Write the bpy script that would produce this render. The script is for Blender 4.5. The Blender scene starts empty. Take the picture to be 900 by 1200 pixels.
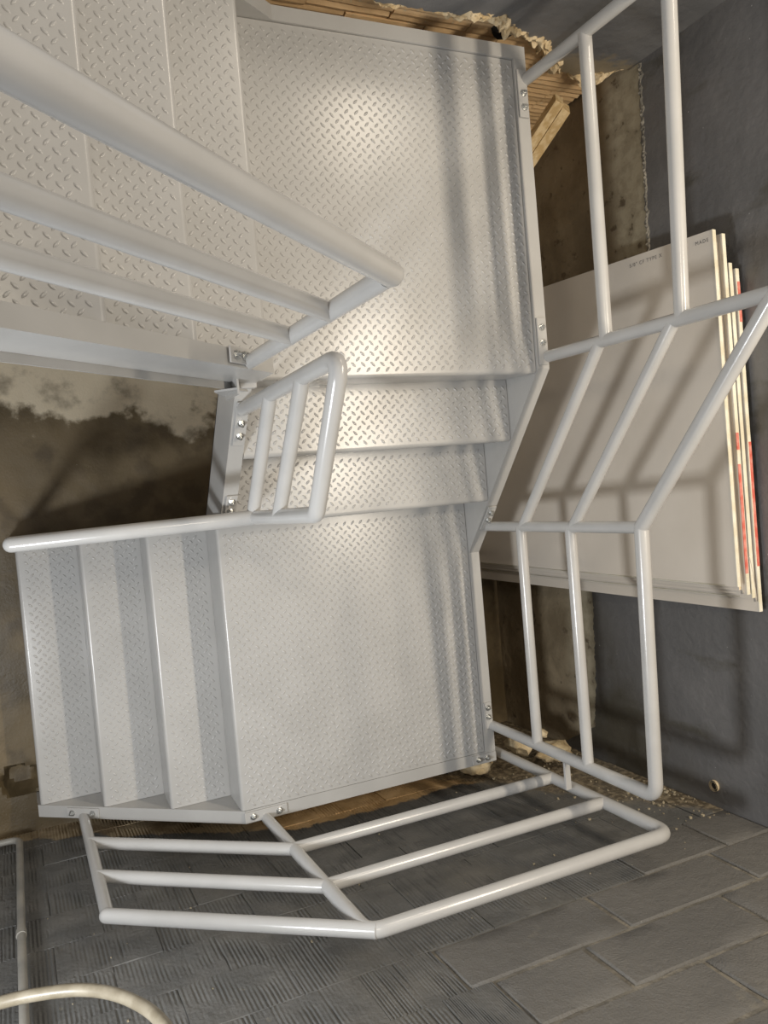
import bpy, math, random
from mathutils import Vector, Matrix, noise
random.seed(7)
C = bpy.context.scene.collection
sc = bpy.context.scene

# ------------------------------------------------------------------ camera
cam_d = bpy.data.cameras.new('camera')
cam = bpy.data.objects.new('camera', cam_d); C.objects.link(cam)
cam_d.sensor_fit = 'VERTICAL'; cam_d.sensor_height = 36.0
cam_d.lens = 970.85 * 36.0 / 1200.0
cam_d.clip_start = 0.05; cam_d.clip_end = 60
R = ((0.90499, 0.09231, -0.41529), (-0.08587, 0.99572, 0.03421), (0.41667, 0.0047, 0.90905))
CP = (-1.80573, 1.20378, 3.11423)
cam.matrix_world = Matrix([[*R[0], CP[0]], [*R[1], CP[1]], [*R[2], CP[2]], [0, 0, 0, 1]])
sc.camera = cam

# ------------------------------------------------------------------ light
sc.view_settings.view_transform = 'Standard'; sc.view_settings.look = 'None'
sc.view_settings.exposure = 0.10; sc.view_settings.gamma = 1.0
sc.view_settings.use_curve_mapping = False
w = bpy.data.worlds.new('world'); sc.world = w; w.use_nodes = True
w.node_tree.nodes['Background'].inputs[0].default_value = (0.95, 0.96, 1.0, 1)
w.node_tree.nodes['Background'].inputs[1].default_value = 0.30

def area(name, loc, target, sx, sy, power, col):
    l = bpy.data.lights.new(name, 'AREA'); l.shape = 'RECTANGLE'; l.size = sx; l.size_y = sy
    l.energy = power; l.color = col
    o = bpy.data.objects.new(name, l); C.objects.link(o); o.location = loc
    o.rotation_euler = (Vector(target) - Vector(loc)).to_track_quat('-Z', 'Y').to_euler()
    return o
# fluorescent tubes over the stairwell, running along Y
t1 = area('ceiling_tube_light', (0.55, 1.40, 3.35), (0.5499, 1.40, 0), 0.07, 1.25, 52, (1.0, 0.88, 0.71))
t1.rotation_euler = (0, 0, 0)
t2 = area('ceiling_tube_light', (0.66, 3.95, 3.35), (0.6599, 3.95, 0), 0.07, 1.25, 33, (1.0, 0.88, 0.71))
t2.rotation_euler = (0, 0, 0)
# cooler lamp low on the arrival side of the lower level
l2 = area('lower_level_lamp', (-2.45, 0.25, 1.70), (-0.4, 0.9, 0.1), 0.26, 0.26, 30, (0.93, 0.965, 1.0))
# ceiling panel further back over the upper floor
l3 = area('upper_ceiling_panel', (-1.9, 2.1, 4.7), (-1.7, 2.0, 0.0), 0.25, 0.5, 22, (1.0, 0.88, 0.70))

# ------------------------------------------------------------------ materials
def mat(name, col, rough=0.5, col2=None, nscale=8.0, bump=0.0, bscale=60.0, metal=0.0, spec=0.5,
        lo=0.4, hi=0.6, coat=0.0, detail=6.0, stretch=None, bdist=0.01):
    m = bpy.data.materials.new(name); m.use_nodes = True
    nt = m.node_tree; b = nt.nodes['Principled BSDF']
    b.inputs['Base Color'].default_value = (*col, 1); b.inputs['Roughness'].default_value = rough
    b.inputs['Metallic'].default_value = metal; b.inputs['Specular IOR Level'].default_value = spec
    b.inputs['Coat Weight'].default_value = coat; b.inputs['Coat Roughness'].default_value = 0.25
    tc = nt.nodes.new('ShaderNodeTexCoord'); src = tc.outputs['Object']
    if stretch:
        mp = nt.nodes.new('ShaderNodeMapping'); mp.inputs['Scale'].default_value = stretch
        nt.links.new(src, mp.inputs['Vector']); src = mp.outputs['Vector']
    if col2 is not None:
        n = nt.nodes.new('ShaderNodeTexNoise'); n.inputs['Scale'].default_value = nscale
        n.inputs['Detail'].default_value = detail
        r = nt.nodes.new('ShaderNodeValToRGB')
        r.color_ramp.elements[0].position = lo; r.color_ramp.elements[0].color = (*col, 1)
        r.color_ramp.elements[1].position = hi; r.color_ramp.elements[1].color = (*col2, 1)
        nt.links.new(src, n.inputs['Vector']); nt.links.new(n.outputs['Fac'], r.inputs['Fac'])
        nt.links.new(r.outputs['Color'], b.inputs['Base Color'])
    if bump:
        n2 = nt.nodes.new('ShaderNodeTexNoise'); n2.inputs['Scale'].default_value = bscale
        n2.inputs['Detail'].default_value = 8
        bp = nt.nodes.new('ShaderNodeBump'); bp.inputs['Strength'].default_value = bump
        bp.inputs['Distance'].default_value = bdist
        nt.links.new(src, n2.inputs['Vector']); nt.links.new(n2.outputs['Fac'], bp.inputs['Height'])
        nt.links.new(bp.outputs['Normal'], b.inputs['Normal'])
    return m

STEEL = mat('grey_enamel_steel', (0.44, 0.43, 0.41), 0.26, (0.47, 0.46, 0.44), 5, 0.05, 90, spec=0.6, bdist=0.004)
PIPE = mat('grey_enamel_pipe', (0.49, 0.48, 0.46), 0.22, (0.52, 0.51, 0.49), 7, 0.04, 70, spec=0.65, bdist=0.004)
ZINC = mat('zinc_plated_bolt', (0.62, 0.62, 0.60), 0.28, metal=0.9)
GYP = mat('gypsum_board_paper', (0.64, 0.575, 0.49), 0.85, (0.68, 0.615, 0.53), 3, 0.03, 120)
GYPB = mat('gypsum_board_back_paper', (0.48, 0.43, 0.36), 0.9, (0.52, 0.47, 0.40), 5)
CORE = mat('gypsum_core', (0.80, 0.72, 0.55), 0.9, (0.66, 0.50, 0.30), 14, 0.4, 90, lo=0.35, hi=0.7)
TAPE = mat('cream_end_tape', (0.84, 0.80, 0.67), 0.7, (0.72, 0.66, 0.50), 12)
RED = mat('red_end_tape', (0.66, 0.14, 0.10), 0.6, (0.75, 0.30, 0.24), 30)
INK = mat('grey_print_ink', (0.16, 0.15, 0.14), 0.9)
LUMBER = mat('pine_lumber', (0.80, 0.62, 0.36), 0.75, (0.62, 0.43, 0.20), 9, 0.3, 60, stretch=(6, 6, 0.6))
PLASTER = mat('crumbled_plaster', (0.80, 0.66, 0.44), 0.95, (0.55, 0.40, 0.21), 18, 0.8, 70, lo=0.35, hi=0.65)
RUBBLE = mat('broken_concrete_lump', (0.72, 0.60, 0.40), 0.95, (0.45, 0.34, 0.19), 9, 0.8, 50)
HOSEM = mat('clear_beige_hose', (0.27, 0.235, 0.175), 0.4, (0.20, 0.17, 0.12), 20)
COND = mat('painted_conduit', (0.26, 0.25, 0.225), 0.45, (0.34, 0.32, 0.28), 9, 0.1, 60)
DARK = mat('void_shade', (0.012, 0.010, 0.008), 0.95, (0.03, 0.025, 0.018), 20)  # near-black colour painting the shade inside holes

class NT:
    """small node tree helper"""
    def __init__(s, name, rough=0.8, spec=0.4):
        s.m = bpy.data.materials.new(name); s.m.use_nodes = True; s.t = s.m.node_tree
        s.b = s.t.nodes['Principled BSDF']; s.b.inputs['Roughness'].default_value = rough
        s.b.inputs['Specular IOR Level'].default_value = spec
        g = s.t.nodes.new('ShaderNodeNewGeometry'); s.pos = g.outputs['Position']
        x = s.t.nodes.new('ShaderNodeSeparateXYZ'); s.t.links.new(s.pos, x.inputs[0])
        s.x, s.y, s.z = x.outputs
    def link(s, a, b):
        if isinstance(a, (int, float)): b.default_value = a
        elif isinstance(a, tuple): b.default_value = (*a, 1)
        else: s.t.links.new(a, b)
    def math(s, op, a, b=0.0, c=0.0, clamp=False):
        n = s.t.nodes.new('ShaderNodeMath'); n.operation = op; n.use_clamp = clamp
        s.link(a, n.inputs[0]); s.link(b, n.inputs[1]); s.link(c, n.inputs[2]); return n.outputs[0]
    def noise(s, scale, detail=6, vec=None, stretch=None, rough=0.55):
        v = vec or s.pos
        if stretch:
            mp = s.t.nodes.new('ShaderNodeMapping'); mp.inputs['Scale'].default_value = stretch
            s.t.links.new(v, mp.inputs['Vector']); v = mp.outputs[0]
        n = s.t.nodes.new('ShaderNodeTexNoise'); n.inputs['Scale'].default_value = scale
        n.inputs['Detail'].default_value = detail; n.inputs['Roughness'].default_value = rough
        s.t.links.new(v, n.inputs['Vector']); return n.outputs['Fac']
    def smooth(s, v, a, b):
        n = s.t.nodes.new('ShaderNodeMapRange'); n.interpolation_type = 'SMOOTHSTEP'
        s.link(v, n.inputs['Value']); n.inputs['From Min'].default_value = a; n.inputs['From Max'].default_value = b
        return n.outputs[0]
    def mix(s, f, a, b):
        n = s.t.nodes.new('ShaderNodeMix'); n.data_type = 'RGBA'
        s.link(f, n.inputs['Factor']); s.link(a, n.inputs['A']) if False else None
        A = [i for i in n.inputs if i.name == 'A' and i.type == 'RGBA'][0]
        B = [i for i in n.inputs if i.name == 'B' and i.type == 'RGBA'][0]
        s.link(a, A); s.link(b, B)
        return [o for o in n.outputs if o.type == 'RGBA'][0]
    def bump(s, h, strength=0.5, dist=0.01):
        n = s.t.nodes.new('ShaderNodeBump'); n.inputs['Strength'].default_value = strength
        n.inputs['Distance'].default_value = dist; s.t.links.new(h, n.inputs['Height'])
        s.t.links.new(n.outputs[0], s.b.inputs['Normal'])
    def color(s, c): s.link(c, s.b.inputs['Base Color'])

GREY_A, GREY_B = (0.120, 0.119, 0.113), (0.162, 0.158, 0.148)

# south wall tiles: grey paint above the stair line, raw clay below, dirt near the corner
k = NT('painted_clay_tile', 0.62)
n1 = k.noise(9); n2 = k.noise(45)
zb = k.math('MINIMUM', -0.115, k.math('MULTIPLY_ADD', k.math('ADD', k.x, 0.97), 0.60, -0.20))
edge = k.math('SUBTRACT', k.math('SUBTRACT', k.z, zb), k.math('MULTIPLY', k.math('SUBTRACT', n1, 0.5), 0.16))
paintf = k.smooth(edge, -0.012, 0.012)
clay = k.mix(k.smooth(n1, 0.35, 0.65), (0.85, 0.60, 0.33), (0.62, 0.41, 0.20))
brown = k.mix(k.smooth(n1, 0.4, 0.6), (0.27, 0.20, 0.12), (0.42, 0.33, 0.21))
raw = k.mix(k.smooth(k.x, -1.05, -0.85), brown, clay)
grey = k.mix(k.smooth(n1, 0.35, 0.7), GREY_A, GREY_B)
grey = k.mix(k.smooth(n2, 0.66, 0.76), grey, (0.20, 0.185, 0.15))
col = k.mix(paintf, raw, grey)
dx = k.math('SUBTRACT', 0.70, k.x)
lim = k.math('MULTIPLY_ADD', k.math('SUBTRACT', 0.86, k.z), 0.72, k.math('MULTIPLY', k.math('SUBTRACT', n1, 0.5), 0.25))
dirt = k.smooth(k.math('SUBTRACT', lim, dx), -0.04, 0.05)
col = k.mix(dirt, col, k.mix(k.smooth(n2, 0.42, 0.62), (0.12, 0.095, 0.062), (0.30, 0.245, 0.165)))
streak = k.noise(11, 5, stretch=(5.5, 1, 0.5))
col = k.mix(k.math('MULTIPLY', k.smooth(streak, 0.60, 0.68), k.math('MULTIPLY', paintf, 0.55)), col, (0.085, 0.082, 0.075))
col = k.mix(k.math('MULTIPLY', k.smooth(k.noise(2.0), 0.5, 0.7), k.math('MULTIPLY', paintf, 0.4)), col, (0.20, 0.185, 0.155))
k.color(col); k.bump(k.math('ADD', k.noise(70, 8), k.math('MULTIPLY', k.noise(12, 8), 2.0)), 0.45, 0.008); TILE = k.m

k = NT('painted_concrete_block', 0.7)
n1 = k.noise(6); n2 = k.noise(140, 4); n3 = k.noise(2.2)
c = k.mix(k.smooth(n3, 0.35, 0.7), (0.138, 0.132, 0.122), (0.178, 0.169, 0.153))
c = k.mix(k.smooth(n1, 0.62, 0.72), c, (0.20, 0.185, 0.155))
c = k.mix(k.smooth(k.noise(34), 0.73, 0.76), c, (0.42, 0.40, 0.35))
k.color(c); k.bump(k.math('ADD', n2, k.math('MULTIPLY', k.noise(28, 8), 1.6)), 0.6, 0.006); BLOCK = k.m

k = NT('painted_mortar', 0.85)
k.color(k.mix(k.smooth(k.noise(14), 0.4, 0.65), (0.15, 0.138, 0.115), (0.27, 0.245, 0.20))); k.bump(k.noise(60), 0.7, 0.01); MORTAR = k.m

k = NT('grey_wall_paint', 0.5, 0.5)
n1 = k.noise(3.0); n2 = k.noise(26, 8)
c = k.mix(k.smooth(n1, 0.35, 0.7), (0.140, 0.136, 0.133), (0.186, 0.178, 0.172))
c = k.mix(k.smooth(k.noise(5, 8, stretch=(1, 1, 0.35)), 0.56, 0.66), c, (0.105, 0.098, 0.082))
c = k.mix(k.smooth(k.noise(60, 2), 0.76, 0.78), c, (0.50, 0.49, 0.46))
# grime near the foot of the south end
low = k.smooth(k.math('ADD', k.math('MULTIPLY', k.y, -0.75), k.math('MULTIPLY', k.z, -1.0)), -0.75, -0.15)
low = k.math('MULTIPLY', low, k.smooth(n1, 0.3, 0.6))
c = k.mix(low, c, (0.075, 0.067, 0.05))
k.color(c); k.bump(k.math('ADD', n2, k.math('MULTIPLY', k.noise(4), 1.5)), 0.35, 0.012); EPAINT = k.m

k = NT('raw_brown_concrete', 0.9)
n1 = k.noise(4); n2 = k.noise(18)
c = k.mix(k.smooth(n1, 0.35, 0.65), (0.20, 0.155, 0.095), (0.30, 0.24, 0.155))
up = k.smooth(k.y, 1.2, 1.5)
zp = k.math('MULTIPLY_ADD', up, 0.53, 0.03)
band = k.smooth(k.math('ADD', k.math('SUBTRACT', k.z, zp), k.math('MULTIPLY', k.math('SUBTRACT', k.noise(3), 0.5), 0.10)), -0.26, -0.14)
c = k.mix(band, c, k.mix(k.smooth(n2, 0.4, 0.6), (0.42, 0.36, 0.25), (0.33, 0.28, 0.19)))
c = k.mix(k.smooth(n2, 0.60, 0.7), c, (0.14, 0.105, 0.065))
k.color(c); k.bump(k.math('ADD', n1, k.math('MULTIPLY', n2, 0.4)), 0.6, 0.03); RAW = k.m

k = NT('raw_scored_clay', 0.85)
n1 = k.noise(5, stretch=(1, 1, 4)); n2 = k.noise(50)
c = k.mix(k.smooth(n1, 0.3, 0.7), (0.85, 0.60, 0.34), (0.62, 0.42, 0.22))
c = k.mix(k.smooth(n2, 0.58, 0.7), c, (0.65, 0.52, 0.33))
k.color(c); k.bump(n2, 0.5, 0.006); CLAY = k.m

k = NT('stained_concrete_floor', 0.55)
n1 = k.noise(1.7, 8); n2 = k.noise(7, 8); n3 = k.noise(60, 4)
c = k.mix(k.smooth(n1, 0.40, 0.56), (0.105, 0.076, 0.038), (0.19, 0.142, 0.078))
pale_side = k.math('ADD', k.math('SUBTRACT', k.y, 1.62), k.math('MULTIPLY', k.math('SUBTRACT', n1, 0.5), 0.9))  # paler north side: stain, with brighter light put into the floor colour
c = k.mix(k.smooth(pale_side, -0.02, 0.02), c, (0.72, 0.62, 0.45))
c = k.mix(k.math('MULTIPLY', k.smooth(n2, 0.5, 0.7), 0.6), c, (0.075, 0.055, 0.032))
c = k.mix(k.smooth(n3, 0.74, 0.78), c, (0.50, 0.47, 0.38))
k.color(c); k.bump(k.math('ADD', n2, k.math('MULTIPLY', k.noise(90), 0.3)), 0.35, 0.012)
k.link(k.math('MULTIPLY_ADD', n1, 0.7, 0.15), k.b.inputs['Roughness']); FLOOR = k.m

# ------------------------------------------------------------------ mesh helpers
class MB:
    def __init__(s): s.v = []; s.f = []
    def add(s, v, f):
        n = len(s.v); s.v += [tuple(a) for a in v]; s.f += [tuple(i + n for i in q) for q in f]; return s
    def box(s, a, b):
        x0, y0, z0 = a; x1, y1, z1 = b
        return s.add([(x0,y0,z0),(x1,y0,z0),(x1,y1,z0),(x0,y1,z0),(x0,y0,z1),(x1,y0,z1),(x1,y1,z1),(x0,y1,z1)],
                     [(3,2,1,0),(4,5,6,7),(0,1,5,4),(1,2,6,5),(2,3,7,6),(3,0,4,7)])
    def prism(s, prof, axis, a, b):
        """prof: list of 2D points in the plane normal to axis, extruded from a to b"""
        n = len(prof)
        def P(u, t):
            if axis == 'X': return (t, u[0], u[1])
            if axis == 'Y': return (u[0], t, u[1])
            return (u[0], u[1], t)
        v = [P(u, a) for u in prof] + [P(u, b) for u in prof]
        f = [(i, (i+1) % n, n+(i+1) % n, n+i) for i in range(n)] + [tuple(range(n-1, -1, -1)), tuple(range(n, 2*n))]
        return s.add(v, f)
    def tube(s, pts, r, n=16, cap=True, round_end=(False, False), rfun=None):
        pts = [Vector(p) for p in pts]
        rad = [rfun(p) if rfun else r for p in pts]
        if round_end[1]:
            d = (pts[-1] - pts[-2]).normalized(); e = pts[-1]
            for q in (0.35, 0.65, 0.87, 0.97): pts.append(e + d * r * q); rad.append(r * math.sqrt(1 - q*q))
        if round_end[0]:
            d = (pts[0] - pts[1]).normalized(); e = pts[0]
            for q in (0.35, 0.65, 0.87, 0.97): pts.insert(0, e + d * r * q); rad.insert(0, r * math.sqrt(1 - q*q))
        T = []
        for i in range(len(pts)):
            a = pts[max(i-1, 0)]; b = pts[min(i+1, len(pts)-1)]
            T.append((b - a).normalized())
        u = T[0].orthogonal().normalized()
        v = []; f = []
        for i, p in enumerate(pts):
            u = (u - T[i] * u.dot(T[i])).normalized(); w_ = T[i].cross(u)
            for j in range(n):
                a = 2*math.pi*j/n
                v.append(p + (u*math.cos(a) + w_*math.sin(a)) * rad[i])
        for i in range(len(pts)-1):
            for j in range(n):
                f.append((i*n+j, i*n+(j+1) % n, (i+1)*n+(j+1) % n, (i+1)*n+j))
        if cap:
            f.append(tuple(range(n-1, -1, -1))); f.append(tuple((len(pts)-1)*n + j for j in range(n)))
        return s.add(v, f)
    def build(s, name, m, parent=None, smooth=None, bevel=0.0, label=None):
        me = bpy.data.meshes.new(name); me.from_pydata(s.v, [], s.f); me.materials.append(m)
        me.update(); me.validate()
        o = bpy.data.objects.new(name, me); C.objects.link(o)
        if smooth: me.shade_smooth() ; me.set_sharp_from_angle(angle=math.radians(smooth))
        if parent: o.parent = parent
        if bevel:
            b = o.modifiers.new('bevel', 'BEVEL'); b.width = bevel; b.segments = 2; b.limit_method = 'ANGLE'
        if label: o['label'] = label
        return o

def fillet(pts, r, n=6):
    """round the inner corners of a polyline"""
    pts = [Vector(p) for p in pts]; out = [pts[0]]
    for i in range(1, len(pts)-1):
        a = (pts[i-1]-pts[i]).normalized(); b = (pts[i+1]-pts[i]).normalized()
        rr = r[i-1] if isinstance(r, (list, tuple)) else r
        if rr <= 0: out.append(pts[i]); continue
        ang = a.angle(b); d = rr / math.tan(ang/2)
        p0 = pts[i] + a*d; p1 = pts[i] + b*d
        for q in range(n+1):
            t = q/n; out.append(p0*(1-t)**2 + pts[i]*2*t*(1-t) + p1*t*t)
    out.append(pts[-1]); return out

def thing(name, label, cat, loc=(0, 0, 0), group=None):
    o = bpy.data.objects.new(name, None); C.objects.link(o); o.empty_display_size = 0.1
    o['label'] = label; o['category'] = cat
    if group: o['group'] = group
    return o
def tag(o, label, cat, group=None):
    o['label'] = label; o['category'] = cat
    if group: o['group'] = group
    return o
def struct(o): o['kind'] = 'structure'; return o
def origin(root, loc):
    """move an empty to loc while its children stay"""
    root.location = loc
    for ch in root.children: ch.location = Vector(ch.location) - Vector(loc)

# ------------------------------------------------------------------ staircase
RS = 0.20; XL = -1.087; RUN = 0.231; YF = 1.557; YN = 2.682; R2 = 0.22
LOWR = 0.22
stair = thing('steel_staircase', 'grey painted steel stair with diamond plate treads winding down past two square landings', 'staircase')

def lug_mesh(x0, x1, y0, y1, z, name, parent, margin=0.012, ox=0.0, oy=0.0):
    """raised diamond plate lugs, both directions, on the rectangle"""
    P = 0.0352; hl = 0.0118; hw = 0.0048; h = 0.0029
    v = []; f = []
    ring = [(-1, 0), (-0.62, -0.72), (0, -1), (0.62, -0.72), (1, 0), (0.62, 0.72), (0, 1), (-0.62, 0.72)]
    i0 = int(math.floor((x0-ox)/P)) - 1; i1 = int(math.ceil((x1-ox)/P)) + 1
    j0 = int(math.floor((y0-oy)/P)) - 1; j1 = int(math.ceil((y1-oy)/P)) + 1
    for k_ in (0, 1):
        a = math.radians(45 if k_ == 0 else -45); ca, sa = math.cos(a), math.sin(a)
        for i in range(i0, i1+1):
            for j in range(j0, j1+1):
                cx = ox + (i + 0.5*k_)*P; cy = oy + (j + 0.5*k_)*P
                if not (x0+margin < cx < x1-margin and y0+margin < cy < y1-margin): continue
                n = len(v)
                for s_, hh in ((1.0, 0.0), (0.74, 0.68*h), (0.36, h)):
                    for (a_, b_) in ring:
                        px = a_*hl*s_; py = b_*hw*s_
                        v.append((cx + px*ca - py*sa, cy + px*sa + py*ca, z + hh - 0.0002))
                for q in (0, 8):
                    for m_ in range(8): f.append((n+q+m_, n+q+(m_+1) % 8, n+q+8+(m_+1) % 8, n+q+8+m_))
                f.append(tuple(n+16+m_ for m_ in range(8)))
    me = bpy.data.meshes.new(name); me.from_pydata(v, [], f); me.materials.append(STEEL); me.update()
    me.shade_smooth()
    o = bpy.data.objects.new(name, me); C.objects.link(o); o.parent = parent; o['kind'] = 'stuff'
    return o

def pan_profile(back, front, z, drop, r=0.014, t=0.005, cove=0.0):
    """side profile of a bent plate: flat top from back to front, rounded nosing, riser down by drop"""
    sgn = 1 if front > back else -1
    top = [(back, z)]
    for q in range(7):
        a = math.pi/2 * (1 - q/6)
        top.append((front - sgn*r + sgn*r*math.cos(a), z - r + r*math.sin(a)))
    top.append((front - sgn*0.006, z - drop))
    inn = [(u - sgn*t if i else u, w_ - t) for i, (u, w_) in enumerate(top)]
    inn[-1] = (top[-1][0] - sgn*t, top[-1][1])
    return top + inn[::-1]

def plate(name, axis, back, front, z, drop, a, b, lug_rect, label=None):
    mb = MB(); prof = pan_profile(back, front, z, drop)
    if axis == 'X': mb.prism(prof, 'Y', a, b)      # runs along X, width along Y
    else: mb.prism(prof, 'X', a, b)
    o = mb.build(name, STEEL, stair, smooth=35)
    lug_mesh(*lug_rect, z, 'raised_lugs', o)
    return o

# lower landing (nosing on its west edge, riser down to first tread)
plate('landing_plate', 'X', -0.002, XL, 0.0, RS-0.004, 0.0, YF-2*RUN+0.01, (XL+0.012, -0.004, 0.0, 1.085))
# lower flight, three treads going down to the west
for n in (1, 2, 3):
    z = -n*RS; bk = XL-(n-1)*RUN; fr = XL-n*RUN
    plate('tread', 'X', bk+0.02, fr, z, RS-0.004, 0.0, 1.085, (fr+0.012, bk-0.002, 0.0, 1.085))
# middle flight, two steps facing south
for n in (1, 2):
    z = n*RS; fr = YF-(3-n)*RUN; bk = fr+RUN
    plate('tread', 'Y', bk+0.02, fr, z, RS-0.004, -1.062, -0.002, (-1.062, -0.002, fr+0.012, bk-0.002))
# upper landing
plate('landing_plate', 'Y', YN, YF, 3*RS, RS-0.004, -1.075, -0.002, (-1.075, -0.002, YF+0.012, YN))
# upper flight going up to the west
UX = [-1.078, -1.326, -1.568, -1.81, -2.05]
for i, fr in enumerate(UX):
    z = 3*RS + (i+1)*R2; bk = (UX+[-2.292])[i+1]
    plate('tread', 'X', bk-0.02, fr, z, R2-0.004, 1.60, YN, (bk+0.002, fr-0.012, 1.60, YN))

def stringer(name, axis, path, out, inn, height=0.25, t=0.008, lip=0.0, end_z=None):
    """channel: path = [(u, z)...] top edge in side view; out/inn = lateral coords of web outer face and flange inner edge"""
    mb = MB()
    d = 1 if inn > out else -1
    def ext(prof, a, b):
        lo, hi = min(a, b), max(a, b)
        mb.prism(prof, axis, lo, hi)
    top = path; 
    bot = [(u, z-height) for u, z in path]
    if end_z is not None: bot[0] = (bot[0][0], max(bot[0][1], end_z))
    for i in range(len(path)-1):
        q = [(top[i][0], top[i][1]-t*1.02), (top[i+1][0], top[i+1][1]-t*1.02), bot[i+1], bot[i]]
        ext(q, out, out + d*t)
        ext([top[i], top[i+1], (top[i+1][0], top[i+1][1]-t), (top[i][0], top[i][1]-t)], out, inn)
        lb = (out, inn) if not lip else (out + d*t, out - d*lip)
        ext([(bot[i][0], bot[i][1]+t), (bot[i+1][0], bot[i+1][1]+t), bot[i+1], bot[i]], *lb)
    return mb.build(name, STEEL, stair, smooth=30)

# east stringer, in three runs: lower landing, middle flight, upper landing
stringer('stringer', 'X', [(-0.0005, 0.004), (0.872, 0.004), (1.572, 0.610), (2.6835, 0.610)], 0.001, 0.052)
# inner web plate seen beside the middle steps
stringer('stringer', 'Y', [(-1.79, -0.612), (-1.075, 0.004), (0.052, 0.004)], -0.001, -0.050, end_z=-0.8)
stringer('stringer', 'Y', [(-1.81, -0.60), (-1.09, 0.012), (-1.07, 0.012)], 1.087, 1.108, end_z=-0.8)
stringer('stringer', 'Y', [(-2.30, 1.76), (-1.03, 0.70), (-0.90, 0.610), (0.052, 0.610)], 2.684, 2.732)
# inner middle stringer, web faces west over the void
stringer('stringer', 'X', [(1.10, 0.20), (1.552, 0.592)], -1.118, -1.066, height=0.24, lip=0.0)
# inner stringer of the upper flight, web faces south
stringer('stringer', 'Y', [(-2.30, 1.90), (-1.19, 0.915), (-1.06, 0.80)], 1.550, 1.600, height=0.25, lip=0.022)
# gusset brackets where stringers meet
mb = MB()
mb.prism([(-1.20, 0.64), (-1.14, 0.70), (-1.14, 0.52)], 'Y', 1.520, 1.526)
mb.box((-1.145, 1.505, 0.55), (-1.139, 1.552, 0.70))
mb.build('gusset_plate', STEEL, stair)
mb = MB(); mb.prism([(-1.20, 0.11), (-1.118, 0.19), (-1.118, 0.0)], 'Y', 1.105, 1.111)
mb.build('gusset_plate', STEEL, stair)
mb = MB(); mb.box((-1.11, 1.535, 0.56), (-1.055, 1.60, 0.605)); mb.build('corner_block', STEEL, stair, bevel=0.003)

# ------------------------------------------------------------------ railings
RT = 0.0238; RMID = 0.0208; RP = 0.0205
def bolt(p, up, parent):
    p = Vector(p); up = Vector(up).normalized(); mb = MB()
    mb.tube([p, p+up*0.003], 0.0125, 14)
    mb.tube([p+up*0.003, p+up*0.012], 0.0088, 6)
    mb.tube([p+up*0.012, p+up*0.020], 0.0045, 8)
    return mb.build('bolt', ZINC, parent)
def mount(parent, c, along, length, up=(0, 0, 1), width=0.040, offs=(0.035, 0.072)):
    """flat lug plate on the stringer flange with two bolts; along = unit direction of the plate"""
    c = Vector(c); a = Vector(along).normalized(); u = Vector(up).normalized(); s_ = a.cross(u).normalized()
    u = s_.cross(a).normalized()
    mb = MB(); P = []
    a0, a1 = length
    for zz in (0.0, 0.006):
        for aa, ss in ((a0, -1), (a1, -1), (a1, 1), (a0, 1)):
            P.append(c + a*aa + s_*ss*width/2 + u*zz)
    mb.add(P, [(3,2,1,0),(4,5,6,7),(0,1,5,4),(1,2,6,5),(2,3,7,6),(3,0,4,7)])
    o = mb.build('mounting_plate', STEEL, parent, bevel=0.0015)
    for q in offs: bolt(c + a*q + u*0.006, u, o)
    return o
def leg_r(zt): return lambda p: RT if p.z > zt else RP
def bar(parent, name, a, b, r): return MB().tube([a, b], r, 18).build(name, PIPE, parent, smooth=50)

# 1. outer railing on the south side
g = thing('guard_railing', 'low pipe railing along the bottom edge of the stair, beside the scored and blockwork wall', 'railing', group=None)
ys = -0.045
frame = fillet([(-1.63, ys, -0.47), (-1.632, ys, 0.44), (-0.993, ys, 0.985)], 0.0)
MB().tube([(-1.625, ys, -0.475), (-1.632, ys, 0.44)], RP, 18).build('post', PIPE, g, smooth=50)
MB().tube([(-1.634, ys, 0.44), (-0.965, ys, 0.985)], RT*0.97, 20, round_end=(True, False)).build('handrail', PIPE, g, smooth=50)
MB().tube(fillet([(-0.995, ys, 0.0), (-0.993, ys, 0.985), (0.112, ys, 0.985), (0.110, ys, -0.11)], 0.055, 8), RT, 20, rfun=leg_r(0.88)).build('handrail_hoop', PIPE, g, smooth=50)
for z0, z1 in ((-0.18, 0.345), (0.136, 0.665)):
    bar(g, 'rail', (-1.628, ys, z0), (-0.995, ys, z1-0.005), RMID*1.07)
for z0 in (0.345, 0.665):
    bar(g, 'rail', (-0.995, ys, z0-0.01), (0.112, ys, z0-0.01), RMID*1.07)
sl = Vector((0.866, 0, 0.735)).normalized(); upn = Vector((-0.65, 0, 0.76))
mount(g, (-1.625, -0.026, -0.468), sl, (-0.075, 0.075), upn, offs=(-0.048, 0.048))
mount(g, (-0.995, -0.026, 0.006), (1, 0, 0), (-0.085, 0.085), offs=(-0.052, 0.052))
mount(g, (0.045, -0.026, 0.006), (1, 0, 0), (-0.115, 0.005), offs=(-0.085, -0.04))
mb = MB(); mb.tube([(0.110, ys, -0.09), (0.05, ys, -0.09)], RP*0.85, 16); mb.build('post_foot', PIPE, g, smooth=50)

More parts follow.
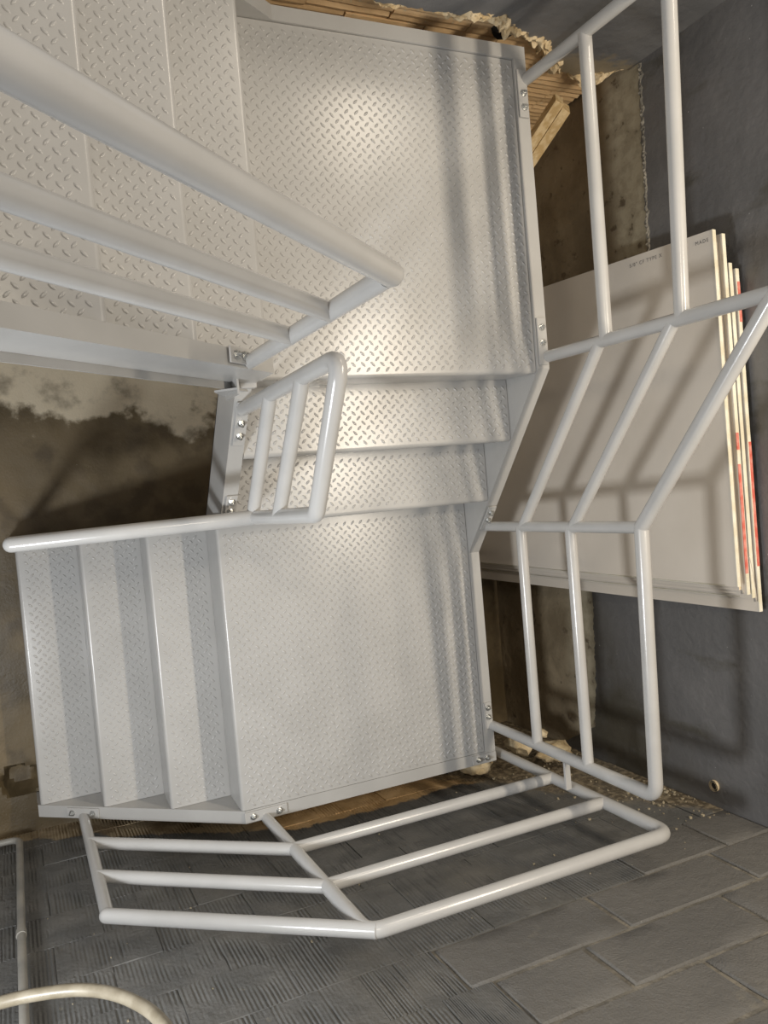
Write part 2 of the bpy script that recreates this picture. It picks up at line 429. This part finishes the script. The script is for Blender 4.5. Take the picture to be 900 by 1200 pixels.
# 2. outer railing on the east side, three bays
g = thing('guard_railing', 'tall pipe railing on the right side of the stair in front of the leaning wallboards', 'railing')
xe = 0.047
def P2(y, z): return (xe, y, z)
MB().tube(fillet([P2(0.108, 0.0), P2(0.103, 1.01), P2(0.992, 1.035)], 0.05, 8), RT, 20, rfun=leg_r(0.90)).build('handrail_hoop', PIPE, g, smooth=50)
MB().tube([P2(0.985, 0.05), P2(0.992, 1.035)], RP, 18, round_end=(False, True)).build('post', PIPE, g, smooth=50)
MB().tube([P2(1.615, 0.60), P2(1.608, 1.69)], RP*1.05, 18, round_end=(False, True)).build('post', PIPE, g, smooth=50)
MB().tube([P2(2.615, 0.60), P2(2.595, 1.69)], RP*1.05, 18, round_end=(False, True)).build('post', PIPE, g, smooth=50)
MB().tube([P2(0.992, 1.035), P2(1.610, 1.60)], RT, 20).build('handrail', PIPE, g, smooth=50)
MB().tube([P2(1.608, 1.69), P2(2.595, 1.69)], RT, 20).build('handrail', PIPE, g, smooth=50)
for z0, z1, z2 in ((0.345, 0.925, 0.945), (0.662, 1.262, 1.315)):
    bar(g, 'rail', P2(0.105, z0), P2(0.988, z0+0.003), RMID)
    bar(g, 'rail', P2(0.988, z0+0.02), P2(1.613, z1-0.02), RMID)
    bar(g, 'rail', P2(1.613, z1+0.01), P2(2.605, z2), RMID*1.08)
mount(g, (0.026, 0.108, 0.006), (0, 1, 0), (-0.01, 0.105), offs=(0.042, 0.082))
sl2 = Vector((0, 0.70, 0.606)).normalized()
mount(g, (0.026, 0.985, 0.108), sl2, (-0.01, 0.115), (0, -0.65, 0.76), offs=(0.045, 0.085))
mount(g, (0.026, 1.615, 0.612), (0, 1, 0), (-0.03, 0.14), offs=(0.050, 0.105))
mount(g, (0.026, 2.615, 0.612), (0, -1, 0), (-0.03, 0.14), offs=(0.055, 0.105))

MB().box((0.05, -0.03, 0.50), (0.075, 0.085, 0.512)).build('tie_strap', PIPE, g, bevel=0.002)

# 3. small inner railing beside the middle steps
g = thing('guard_railing', 'short four-bar pipe railing standing over the two middle steps', 'railing')
xi = -1.088
yb, yt = 1.125, 1.478
MB().tube(fillet([(xi, yb, 0.225), (xi+0.002, yb+0.015, 1.125), (xi, yt+0.02, 1.385), (xi, yt, 0.535)], 0.035, 8), RT*0.93, 20).build('handrail_hoop', PIPE, g, smooth=50)
for h in (0.30, 0.575):
    bar(g, 'rail', (xi, yb+0.008, 0.235+h), (xi, yt+0.01, 0.54+h), RMID)
sl3 = Vector((0, 0.452, 0.392)).normalized(); up3 = Vector((0, -0.65, 0.76))
mount(g, (-1.088, yb, 0.226), sl3, (-0.03, 0.11), up3, offs=(0.045, 0.085))
mount(g, (-1.088, yt, 0.530), sl3, (-0.14, 0.03), up3, offs=(-0.10, -0.05))

# 4. inner railing of the upper flight
g = thing('guard_railing', 'thick three-bar pipe railing crossing the top left above the upper flight', 'railing')
yu = 1.570; k1 = (2.39-1.80)/(1.777-1.15)
def PU(x, z): return (x, yu, z)
MB().tube([PU(-1.155, 0.87), PU(-1.150, 1.78)], RP, 18).build('post', PIPE, g, smooth=50)
MB().tube([PU(-2.25, 1.795+k1*1.10), PU(-1.15, 1.795)], RT*0.97, 24, round_end=(False, True)).build('handrail', PIPE, g, smooth=50)
MB().tube([PU(-2.235, 1.86), PU(-2.235, 2.80)], RP, 18).build('post', PIPE, g, smooth=50)
for h in (1.495, 1.24): bar(g, 'rail', PU(-1.15, h), PU(-2.235, h + k1*1.085), RMID)
mount(g, (-1.155, 1.580, 0.893), Vector((-0.75, 0, 0.66)), (-0.02, 0.10), (0.66, 0, 0.75), width=0.045, offs=(0.035, 0.075))

# 5. inner railing of the lower flight, seen from right above
g = thing('guard_railing', 'pale pipe railing seen end-on from above along the left flight of three treads', 'railing')
def PL(x, z, y=1.128): return (x, y, z)
MB().tube([(-1.098, 1.132, 0.56), (-1.795, 1.118, 0.42)], RT, 22, round_end=(True, True)).build('handrail', PIPE, g, smooth=50)
MB().tube([PL(-1.12, -0.02, 1.122), PL(-1.12, 0.54, 1.130)], RP, 18).build('post', PIPE, g, smooth=50)
MB().tube([PL(-1.765, -0.57, 1.098), PL(-1.765, 0.40, 1.114)], RP, 18).build('post', PIPE, g, smooth=50)
for h in (0.14, 0.34):
    bar(g, 'rail', PL(-1.12, h, 1.118), PL(-1.765, h-0.20, 1.106), RMID)

# ------------------------------------------------------------------ setting: floor
def grid_surface(name, x0, x1, y0, y1, z, nx, ny, amp, m, thick=0.15, hole=None):
    mb = MB(); v = []; f = []
    for j in range(ny+1):
        for i in range(nx+1):
            x = x0+(x1-x0)*i/nx; y = y0+(y1-y0)*j/ny
            h = noise.noise(Vector((x*3, y*3, 1.3)))*amp + noise.noise(Vector((x*14, y*14, 4)))*amp*0.4
            if i in (0, nx) or j in (0, ny): h = 0
            if hole:
                d = math.hypot((x-hole[0])/hole[2], (y-hole[1])/hole[3]) + 0.25*noise.noise(Vector((x*25, y*25, 9)))
                if d < 1: h -= 0.10 * min(1, (1-d)*4)
            v.append((x, y, z+h))
    n = (nx+1)*(ny+1)
    for j in range(ny):
        for i in range(nx): f.append((j*(nx+1)+i, j*(nx+1)+i+1, (j+1)*(nx+1)+i+1, (j+1)*(nx+1)+i))
    mb.add(v, f)
    mb.box((x0, y0, z-thick), (x1, y1, z-thick+0.02))
    b0 = len(mb.v)
    return mb.build(name, m, None, smooth=40)
floor = struct(grid_surface('floor', -3.6, 0.80, -0.30, 3.0, -0.80, 260, 190, 0.006, FLOOR, hole=(-1.845, 0.065, 0.085, 0.065)))

# ------------------------------------------------------------------ setting: south wall
YS = -0.17
wall_s = struct(MB().box((-3.6, YS-0.16, -1.0), (0.80, YS-0.007, 2.1)).build('wall_south', MORTAR))
H = 0.2245; Z0 = 0.955
def tile_mesh(wd, ht, seed, dirn='v', depth=0.012, name='tile_scored'):
    """scored clay tile: comb grooves across its face, origin at its lower left, face towards +Y"""
    rnd = random.Random(seed); mb = MB(); v = []; f = []
    n = 24 if dirn == 'v' else 9; m_ = 10 if dirn == 'v' else 12
    ridge = []
    for i in range(2*n+1):
        ridge.append((0 if i % 2 else -1) * rnd.uniform(0.0006, 0.0052))
    bands = []
    for i in range(m_+1): bands.append(rnd.random())
    patch = rnd.uniform(0.2, 0.8)
    if dirn == 'v':
        for j in range(m_+1):
            for i in range(2*n+1):
                x = wd*i/(2*n); z = ht*j/m_
                amp = 0.08 + 0.85*max(0, min(1, 3.0*noise.noise(Vector((x*7+seed*3.1, z*8, seed))) + 0.45))
                y = ridge[i]*amp + 0.0015*noise.noise(Vector((x*12, z*12, seed+5)))
                v.append((x, y, z))
        W = 2*n+1; Hh = m_+1
    else:
        for j in range(2*n+1):
            for i in range(m_+1):
                x = wd*i/m_; z = ht*j/(2*n)
                y = ridge[j]*1.7 + 0.003*noise.noise(Vector((x*8, z*12, seed+5)))
                v.append((x, y, z))
        W = m_+1; Hh = 2*n+1
    for j in range(Hh-1):
        for i in range(W-1): f.append((j*W+i, j*W+i+1, (j+1)*W+i+1, (j+1)*W+i))
    mb.add(v, f)
    c4 = [v[0], v[W-1], v[Hh*W-1], v[(Hh-1)*W]]
    base = [(p[0], -depth-0.02, p[2]) for p in c4]
    k_ = len(mb.v)
    mb.v += [tuple(p) for p in base]
    bt = list(range(0, W)); tp = list(range((Hh-1)*W, Hh*W)); lf = [j*W for j in range(Hh)]; rt = [j*W+W-1 for j in range(Hh)]
    mb.f.append(tuple([k_, k_+1] + bt[::-1])); mb.f.append(tuple([k_+2, k_+3] + tp))
    mb.f.append(tuple([k_+3, k_] + lf)); mb.f.append(tuple([k_+1, k_+2] + rt[::-1]))
    mb.f.append((k_, k_+3, k_+2, k_+1))
    return mb
def piece(me, name, loc, parent, rot=(0, 0, 0)):
    o = bpy.data.objects.new(name, me); C.objects.link(o); o.location = loc; o.rotation_euler = rot; o.parent = parent
    return o
TW = 0.305
tiles = []
for sdd in range(7):
    o = tile_mesh(TW-0.0015, H-0.0015, sdd, 'v').build('tile', TILE, None); tiles.append(o.data); bpy.data.objects.remove(o)
def block_mesh(wd, ht, seed):
    mb = MB(); rnd = random.Random(seed); v = []; f = []
    nx, nz = 8, 4; e = 0.006
    xs = [0, e] + [wd*i/nx for i in range(1, nx)] + [wd-e, wd]; zs = [0, e] + [ht*i/nz for i in range(1, nz)] + [ht-e, ht]
    for j, z in enumerate(zs):
        for i, x in enumerate(xs):
            edge_ = i in (0, len(xs)-1) or j in (0, len(zs)-1)
            y = -0.006 if edge_ else 0.0015*noise.noise(Vector((x*20, z*20, seed)))
            jx = noise.noise(Vector((z*18, seed, 3.3)))*0.006 if i in (0, len(xs)-1) else 0
            jz = noise.noise(Vector((x*14, seed, 7.3)))*0.006 if j in (0, len(zs)-1) else 0
            v.append((x+jx, y, z+jz))
    W = len(xs); Hh = len(zs)
    for j in range(Hh-1):
        for i in range(W-1): f.append((j*W+i, j*W+i+1, (j+1)*W+i+1, (j+1)*W+i))
    mb.add(v, f); k_ = len(mb.v)
    mb.v += [(0, -0.03, 0), (wd, -0.03, 0), (wd, -0.03, ht), (0, -0.03, ht)]
    bt = list(range(0, W)); tp = list(range((Hh-1)*W, Hh*W)); lf = [j*W for j in range(Hh)]; rt = [j*W+W-1 for j in range(Hh)]
    mb.f.append(tuple([k_, k_+1] + bt[::-1])); mb.f.append(tuple([k_+2, k_+3] + tp))
    mb.f.append(tuple([k_+3, k_] + lf)); mb.f.append(tuple([k_+1, k_+2] + rt[::-1])); mb.f.append((k_, k_+3, k_+2, k_+1))
    return mb
# concrete blocks at the upper right of this wall
XE = 0.618
rows = {0: (-0.79, [-0.232, 0.298]), 1: (-0.72, [-0.415, 0.115]), 2: (-0.74, [-0.185, 0.345]), 3: (-0.76, [-0.43, 0.10]), -1: (0.02, [0.40])}
for rr, (xl, js) in rows.items():
    xs = [xl] + js + [XE]
    for a_, b_ in zip(xs, xs[1:]):
        if b_-a_ < 0.03: continue
        g_ = 0.014 if rr >= 0 else 0.005
        o = block_mesh(b_-a_-g_, H-g_, int(rr*7+a_*100)).build('concrete_block', BLOCK, wall_s, smooth=40)
        o.location = (a_+g_/2, YS + random.uniform(-0.0015, 0.0015), Z0 + rr*H + g_/2)
# scored tiles on the rest
for r_ in range(-9, 4):
    z = Z0 + r_*H
    if z < -0.99: continue
    limx = rows[r_][0] if r_ in rows else XE
    off = 0.15 if r_ % 2 else 0.0
    x = -2.55 + off; i = 0
    while x < limx - 0.02:
        wdt = min(TW, limx - x)
        if wdt > 0.06:
            o = piece(tiles[(i*3 + r_*5) % 7], 'tile', (x, YS + random.uniform(-0.0018, 0.0018), z+0.002), wall_s)
            if wdt < TW: o.scale = (wdt/TW, 1, 1)
        x += TW; i += 1

mb = MB(); rnd = random.Random(21)
def lump0(mb, c, r, rnd):
    v = [Vector((a, b, d)).normalized()*r*rnd.uniform(0.5, 1.2) + Vector(c) for a in (-1, 1) for b in (-1, 1) for d in (-1, 1)]
    mb.add(v, [(0,1,3,2),(4,6,7,5),(0,4,5,1),(2,3,7,6),(0,2,6,4),(1,5,7,3)])
for i in range(150):
    z = rnd.uniform(-0.15, 0.78); x = 0.61 - abs(rnd.gauss(0, 0.10 + 0.22*max(0, 0.78-z)))
    lump0(mb, (x, YS+0.001, z), rnd.choice((0.003, 0.004, 0.006, 0.009)), rnd)
for i in range(40):
    lump0(mb, (rnd.uniform(-1.9, 0.3), YS+0.001, rnd.uniform(-0.1, 0.95)), rnd.choice((0.002, 0.003, 0.005)), rnd)
o = mb.build('stuck_debris', RAW, wall_s); o['kind'] = 'stuff'

# ------------------------------------------------------------------ setting: east wall
wall_e = struct(MB().box((XE+0.012, -0.33, -1.0), (XE+0.20, 3.0, 2.1)).build('wall_east', RAW))
# uneven raw concrete face (brown) below the paint
def relief(name, m, parent, f_pos, nu, nv, amp, sc_):
    mb = MB(); v = []; f = []
    for j in range(nv+1):
        for i in range(nu+1):
            v.append(f_pos(i/nu, j/nv, noise.fractal(Vector((i/nu*sc_, j/nv*sc_, 3.1)), 1.0, 2.0, 5)*amp))
    for j in range(nv):
        for i in range(nu): f.append((j*(nu+1)+i, j*(nu+1)+i+1, (j+1)*(nu+1)+i+1, (j+1)*(nu+1)+i))
    return mb.add(v, f).build(name, m, parent, smooth=60)
relief('raw_concrete_face', RAW, wall_e, lambda u, v_, n: (XE+0.009-n*0.35, 3.0-3.3*u, -0.95+1.75*v_), 130, 70, 0.012, 9)
# paint / render skin with a ragged lower edge
def skin(name, m, parent, us, zfun, fpos, top, thick, nz=14):
    """vertical skin between zfun(u) and top; fpos(u,z,depth)->xyz, depth 0 = visible face"""
    mb = MB(); v = []; f = []
    for u in us:
        z0 = zfun(u)
        for j in range(nz+1):
            z = z0 + (top-z0)*(j/nz)**1.7
            v.append(fpos(u, z, 0.0 if j else 0.0))
        v.append(fpos(u, z0-0.002, thick))
    W = nz+2
    for i in range(len(us)-1):
        for j in range(nz): f.append((i*W+j, (i+1)*W+j, (i+1)*W+j+1, i*W+j+1))
        f.append((i*W+nz+1, (i+1)*W+nz+1, (i+1)*W, i*W))
    return mb.add(v, f).build(name, m, parent, smooth=40)
def lerp_pts(pts, u):
    for (a, za), (b, zb_) in zip(pts, pts[1:]):
        if a <= u <= b: return za + (zb_-za)*(u-a)/(b-a)
    return pts[0][1] if u < pts[0][0] else pts[-1][1]
epts = [(-0.33, -0.30), (-0.16, -0.28), (-0.02, -0.02), (0.2, 0.012), (0.62, 0.035), (1.2, 0.05), (1.25, 0.10), (1.6, 0.52), (2.08, 0.553), (2.70, 0.575), (3.0, 0.60)]
us = [-0.33 + 3.33*i/420 for i in range(421)]
skin('paint_skin', EPAINT, wall_e, us, lambda u: lerp_pts(epts, u) + 0.012*noise.noise(Vector((u*30, 0, 1))) + 0.008*noise.noise(Vector((u*90, 0, 1))),
     lambda u, z, d: (XE + d - 0.0035*noise.noise(Vector((u*2.2, z*2.2, 0.5))), u, z), 2.1, 0.014, nz=26)
mb = MB(); v = []; f = []
for i in range(361):
    u = 1.62 + 1.14*i/360; zc = lerp_pts(epts, u) + 0.012*noise.noise(Vector((u*30, 0, 1))) + 0.004
    for q in range(7):
        a_ = math.pi*q/6 - math.pi/2; rr_ = 0.012*(0.8 + 1.1*noise.noise(Vector((u*40, q*0.6, 4))))
        v.append((XE + 0.006 - 0.011*math.cos(a_)*(1 + noise.noise(Vector((u*70, q, 9)))), u, zc + math.sin(a_)*max(0.002, rr_)))
for i in range(360):
    for q in range(6): f.append((i*7+q, (i+1)*7+q, (i+1)*7+q+1, i*7+q+1))
o = mb.add(v, f).build('flaking_edge', MORTAR, wall_e, smooth=60); o['kind'] = 'stuff'
# pipe stub in the wall
ps = thing('pipe_stub', 'small rusty pipe stub poking from the right wall near the corner', 'pipe')
mb = MB(); mb.tube([(XE+0.01, -0.085, 0.70), (XE-0.012, -0.085, 0.70)], 0.022, 16, cap=False); mb.tube([(XE+0.01, -0.085, 0.70), (XE-0.012, -0.085, 0.70)], 0.015, 16, cap=False)
mb.build('sleeve', RUBBLE, ps, smooth=40)
MB().tube([(XE+0.0, -0.085, 0.70), (XE-0.004, -0.085, 0.70)], 0.016, 12).build('bore_shade', DARK, ps)  # near-black disc standing in for shade inside the open sleeve

# ------------------------------------------------------------------ setting: north wall
YNW = 2.768
wall_n = struct(MB().box((-3.6, YNW+0.045, -1.0), (0.80, YNW+0.20, 1.16)).build('wall_north', MORTAR))
npts = [(-3.6, 0.66), (-0.85, 0.655), (-0.30, 0.665), (-0.12, 0.70), (-0.02, 0.655), (0.15, 0.60), (0.24, 0.53), (0.31, 0.46), (0.42, 0.42), (0.50, 0.44), (0.57, 0.48), (0.63, 0.53), (0.8, 0.5)]
us = [-3.6 + 4.4*i/620 for i in range(621)]
def nz_(u): return lerp_pts(npts, u) + 0.022*noise.noise(Vector((u*18, 3, 1))) + 0.012*noise.noise(Vector((u*60, 3, 1)))
k = NT('north_grey_paint', 0.5, 0.5)
n1 = k.noise(3.5)
c = k.mix(k.smooth(n1, 0.35, 0.7), (0.125, 0.126, 0.13), (0.17, 0.168, 0.168))
near = k.smooth(k.math('ADD', k.math('SUBTRACT', k.z, 0.50), k.math('MULTIPLY', k.math('SUBTRACT', k.noise(22), 0.5), 0.25)), 0.10, 0.02)
c = k.mix(k.math('MULTIPLY', near, k.smooth(k.x, 0.1, 0.4)), c, (0.24, 0.20, 0.14))
k.color(c); k.bump(k.noise(9, 8), 0.5, 0.02)
skin('paint_skin', k.m, wall_n, us, nz_, lambda u, z, d: (u, YNW + d - 0.004*noise.noise(Vector((u*3, z*3, 8))), z), 1.16, 0.04, nz=14)
# raw scored clay tiles behind it
ntiles = []
for sdd in range(5):
    o = tile_mesh(TW-0.004, 0.296, 40+sdd, 'h').build('tile', CLAY, None); ntiles.append(o.data); bpy.data.objects.remove(o)
for r_, z in enumerate((-0.38, -0.08, 0.22, 0.52)):
    x = 0.615 - 0.15*(r_ % 2)
    i = 0
    if r_ % 2:
        o = piece(ntiles[r_], 'tile', (0.616, YNW+0.032, z), wall_n, (0, 0, math.pi)); o.scale = (0.49, 1, 1)
    while x > -2.0:
        piece(ntiles[(i*2+r_) % 5], 'tile', (x, YNW+0.032+random.uniform(-.003, .003), z), wall_n, (0, 0, math.pi))
        x -= TW; i += 1
# crumbled plaster along the broken edge
def lump(mb, c, r, seed, sub=2, squash=(1, 1, 1)):
    import bmesh
    bm = bmesh.new(); bmesh.ops.create_icosphere(bm, subdivisions=sub, radius=1.0)
    for v in bm.verts:
        q = 1 + 0.45*noise.noise(v.co*1.7 + Vector((seed*3.7, seed, 0))) + 0.18*noise.noise(v.co*5 + Vector((seed, 0, seed)))
        v.co = Vector((v.co.x*squash[0], v.co.y*squash[1], v.co.z*squash[2])) * r * q + Vector(c)
    bm.verts.index_update()
    mb.add([v.co[:] for v in bm.verts], [[v.index for v in f.verts] for f in bm.faces]); bm.free()
mb = MB(); rnd = random.Random(3); v = []; f = []
NU, NS = 620, 12
for i in range(NU+1):
    u = -1.6 + 2.22*i/NU
    big = 0.5 + 0.5*max(0, min(1, (u+0.35)/0.15)); big *= 1 + 0.9*noise.noise(Vector((u*9, 1, 2)))
    zc = nz_(u) - 0.012*big
    for q in range(NS+1):
        a_ = math.pi*(q/NS) - math.pi/2
        rr_ = 0.030*big*(1 + 0.9*noise.noise(Vector((u*38, q*0.55, 4))) + 0.5*noise.noise(Vector((u*95, q*1.3, 7))))
        v.append((u, YNW + 0.030 - 0.038*math.cos(a_)*big*(1+0.7*noise.noise(Vector((u*45, q*0.7, 9)))), zc + math.sin(a_)*max(rr_, 0.004)*1.15))
for i in range(NU):
    for q in range(NS): f.append((i*(NS+1)+q, (i+1)*(NS+1)+q, (i+1)*(NS+1)+q+1, i*(NS+1)+q+1))
mb.add(v, f)
cr = mb.build('crumbled_edge', PLASTER, wall_n, smooth=60); cr['kind'] = 'stuff'
# near-black lump painting the shade of a hole beside the landing corner
mb = MB(); lump(mb, (-0.01, YNW+0.025, 0.575), 0.04, 5, 2, (1.1, 0.5, 0.75)); mb.build('hole_shade', DARK, wall_n, smooth=60)

# ------------------------------------------------------------------ lumber offcut wedged at the landing corner
st = thing('lumber_offcut', 'pale pine lumber offcut wedged behind the upper landing corner', 'lumber')
top = Vector((0.335, 2.66, 0.43)); d = Vector((-0.10, -0.30, -0.42)).normalized(); L = 0.62
s1 = Vector((0.8, -0.45, 0.1)); s1 = (s1 - d*s1.dot(d)).normalized(); s2 = d.cross(s1).normalized()
for off_, nm in ((0.0, 'stud'), (0.040, 'stud')):
    mb = MB(); P = []
    for t in (0, L):
        for a_, b_ in ((-1, -1), (1, -1), (1, 1), (-1, 1)):
            P.append(top + d*(t+off_*0.3) + s1*(a_*0.019 + off_) + s2*b_*0.040)
    mb.add(P, [(3,2,1,0),(4,5,6,7),(0,1,5,4),(1,2,6,5),(2,3,7,6),(3,0,4,7)])
    mb.build(nm, LUMBER, st, bevel=0.002)

# ------------------------------------------------------------------ gypsum boards leaning on the east wall
SX0, SK, LEN = 0.487, 0.10, 1.795
lab = ['front gypsum board of the leaning stack, bare tan face with printed edge',
       'second gypsum board from the front, bare brown core edge set slightly lower',
       'third gypsum board from the front with red and cream end tape on its top edge',
       'fourth gypsum board from the front, plain cream edge just before the rearmost one',
       'rearmost gypsum board against the wall, sticking out below the others with a pink edge']
ydat = [(0.738, 1.977), (0.722, 1.942), (0.705, 1.965), (0.690, 1.865), (0.638, 1.845)]
zt = [1.0, 0.986, 1.0, 1.0, 1.004]
xo = [0.0, 0.021, 0.043, 0.066, 0.092]
SKN = math.hypot(1, SK); dn = Vector((-SK/SKN, 0.0, -1/SKN)); nn = Vector((-1/SKN, 0, SK/SKN))   # down the board, outwards
for i in range(5):
    g = thing('gypsum_board', lab[i], 'drywall', group='gypsum boards leaning on the right wall')
    y0, y1 = ydat[i]; T = 0.0158
    base = Vector((SX0 + xo[i], 0, zt[i]))
    def Q(s_, y, dpt, i=i, base=base):
        p = base + dn*s_ - nn*dpt
        return (p.x, y + 0.018*s_, p.z)
    def slab(s0, s1, ya, yb_, d0, d1):
        return MB().add([Q(s0, ya, d0), Q(s0, yb_, d0), Q(s1, yb_, d0), Q(s1, ya, d0), Q(s0, ya, d1), Q(s0, yb_, d1), Q(s1, yb_, d1), Q(s1, ya, d1)],
                     [(0,1,2,3),(7,6,5,4),(0,4,5,1),(1,5,6,2),(2,6,7,3),(3,7,4,0)])
    ll = LEN + (zt[i]-1.0)
    slab(0.0, ll, y0, y1, 0.0, 0.0012).build('face_paper', GYP, g)
    slab(0.0, ll, y0, y1, T-0.0012, T).build('back_paper', GYPB, g)
    # core with a slightly broken top edge
    mb = MB(); n = 60; v = []; f = []
    for q in range(n+1):
        y = y0+0.001 + (y1-y0-0.002)*q/n
        ds = 0.003 + 0.004*max(0, noise.noise(Vector((y*25, i*3.0, 0)))) + (0.012*max(0, noise.noise(Vector((y*9, i*2.0, 5)))) if i == 1 else 0)
        for s_, dp in ((ds, 0.0012), (ds, T-0.0012), (ll-0.001, T-0.0012), (ll-0.001, 0.0012)): v.append(Q(s_, y, dp))
    for q in range(n):
        for e in range(4): f.append((q*4+e, (q+1)*4+e, (q+1)*4+(e+1) % 4, q*4+(e+1) % 4))
    f += [(3, 2, 1, 0), tuple(n*4+e for e in range(4))]
    mb.add(v, f).build('gypsum_core', CORE, g)
    if i != 1:
        m_ = TAPE
        slab(-0.0012, 0.002, y0, y1, -0.0006, T+0.0006).build('end_tape', m_, g)
    if i == 2:
        for a_, b_ in ((0.78, 1.165), (1.215, 1.275)):
            slab(-0.0022, 0.001, a_, b_, -0.0010, T*0.8).build('red_tape_print', RED, g, label='red printed patch of end tape')
    if i == 4:
        slab(-0.0022, 0.001, 0.80, 1.24, T*0.2, T+0.001).build('red_tape_print', RED, g, label='pinkish red printed edge')
        slab(-0.0022, 0.001, 1.66, 1.80, T*0.2, T+0.001).build('red_tape_print', RED, g, label='pinkish red printed edge')
    if i in (1, 3):   # torn paper flap at the south corner
        mb = MB(); v = []; f = []
        for q in range(9):
            t = q/8; y = y0 + 0.16*(1-t) - 0.015; bow = 0.012*math.sin(t*math.pi)
            for s_ in (0, 1):
                p = Vector(Q(-0.004 + s_*0.012, y, -0.003 + t*0.022 + bow*0.3)); v.append(p)
        for q in range(8): f.append((q*2, q*2+1, q*2+3, q*2+2))
        o = mb.add(v, f).build('torn_paper', GYPB, g, smooth=60)
        sm = o.modifiers.new('thickness', 'SOLIDIFY'); sm.thickness = 0.001
    if i in (0, 3):
        # beige paper band along the long south edge
        slab(0.05, ll-0.02, y0-0.0008, y0+0.004, 0.0, T).build('edge_paper', TAPE, g)
    if i == 0:
        def text(s, size, ys_, sdist):
            cu = bpy.data.curves.new('printed_text', 'FONT'); cu.body = s; cu.size = size; cu.extrude = 0.0002
            cu.materials.append(INK); cu.space_character = 1.25
            o = bpy.data.objects.new('printed_text', cu); C.objects.link(o)
            X = -dn; Y = Vector((0, 1, 0)); Zv = X.cross(Y)
            if Zv.dot(nn) < 0: Zv = -Zv; 
            p = Vector(Q(sdist, ys_, -0.0006))
            m4 = Matrix([[X.x, Y.x, Zv.x, p.x], [X.y, Y.y, Zv.y, p.y], [X.z, Y.z, Zv.z, p.z], [0, 0, 0, 1]])
            o.matrix_world = m4
            bpy.context.view_layer.update()
            me = bpy.data.meshes.new_from_object(o); mo = bpy.data.objects.new('printed_text', me); C.objects.link(mo)
            mo.matrix_world = m4; bpy.data.objects.remove(o)
            mo.parent = g; mo['label'] = 'grey printed lettering'
        text('5/8" CF TYPE X', 0.019, 1.938, 0.375)
        text('MADE', 0.018, 1.940, 0.072)
    origin(g, (0.33, (y0+y1)/2, -0.8))

# ------------------------------------------------------------------ conduit, hose, rubble
cd = thing('wall_conduit', 'thin grey conduit running up the left end of the scored wall', 'conduit')
pts = fillet([(-2.10, -0.14, -0.50), (-1.875, -0.14, -0.52), (-1.882, -0.14, 1.5)], 0.05, 8)
MB().tube([(-2.10, -0.143, -0.64), (-1.955, -0.143, -0.67)] + fillet([(-1.95, -0.143, -0.67), (-1.872, -0.143, -0.67), (-1.880, -0.143, 0.2)], 0.05, 8)[1:], 0.0135, 14).build('pipe', COND, cd, smooth=50)
MB().tube([(-1.880, -0.143, 0.2), (-1.885, -0.143, 1.7)], 0.0135, 14).build('pipe', COND, cd, smooth=50)
MB().tube([(-1.880, -0.143, 0.17), (-1.880, -0.143, 0.205)], 0.0165, 14).build('coupling', COND, cd, smooth=50)
HP = [(-2.05, 0.03, 0.93), (-1.961, 0.03, 0.901), (-1.924, 0.03, 0.894), (-1.848, 0.03, 0.907), (-1.752, 0.03, 0.944), (-1.678, 0.03, 1.007), (-1.621, 0.03, 1.097), (-1.588, 0.03, 1.191), (-1.56, 0.03, 1.35)]
def catmull(P, n=8):
    P = [Vector(p) for p in P]; P = [2*P[0]-P[1]] + P + [2*P[-1]-P[-2]]; out = []
    for i in range(1, len(P)-2):
        for q in range(n):
            t = q/n
            out.append(0.5*((2*P[i]) + (P[i+1]-P[i-1])*t + (2*P[i-1]-5*P[i]+4*P[i+1]-P[i+2])*t*t + (-P[i-1]+3*P[i]-3*P[i+1]+P[i+2])*t**3))
    out.append(P[-2]); return out
hose = MB().tube(catmull(HP), 0.0155, 14).build('hose', HOSEM, None, smooth=60)
tag(hose, 'beige hose arching across the bottom left corner in front of the wall', 'hose')

RL = [((0.215, -0.03, -0.06), 0.050, (0.85, 0.8, 1.5), 'tan broken concrete lump upright just outside the landing corner'),
      ((0.045, -0.115, -0.17), 0.070, (1.15, 0.62, 1.0), 'wide tan concrete lump wedged beneath the landing corner'),
      ((0.40, -0.10, -0.05), 0.055, (1.6, 0.8, 0.9), 'flat brown concrete lump at the foot of the right wall'),
      ((0.30, 0.02, 0.0), 0.026, (0.8, 0.8, 1.5), 'small pointed concrete chip behind the corner post of the railing'),]
for i, (c_, r_, sq, lb) in enumerate(RL):
    mb = MB(); lump(mb, c_, r_, i+11, 3, sq)
    tag(mb.build('concrete_lump', RUBBLE, None, smooth=60), lb, 'rubble', 'broken concrete lumps in the wall corner')
origin(stair, (-0.5, 1.3, -0.8))
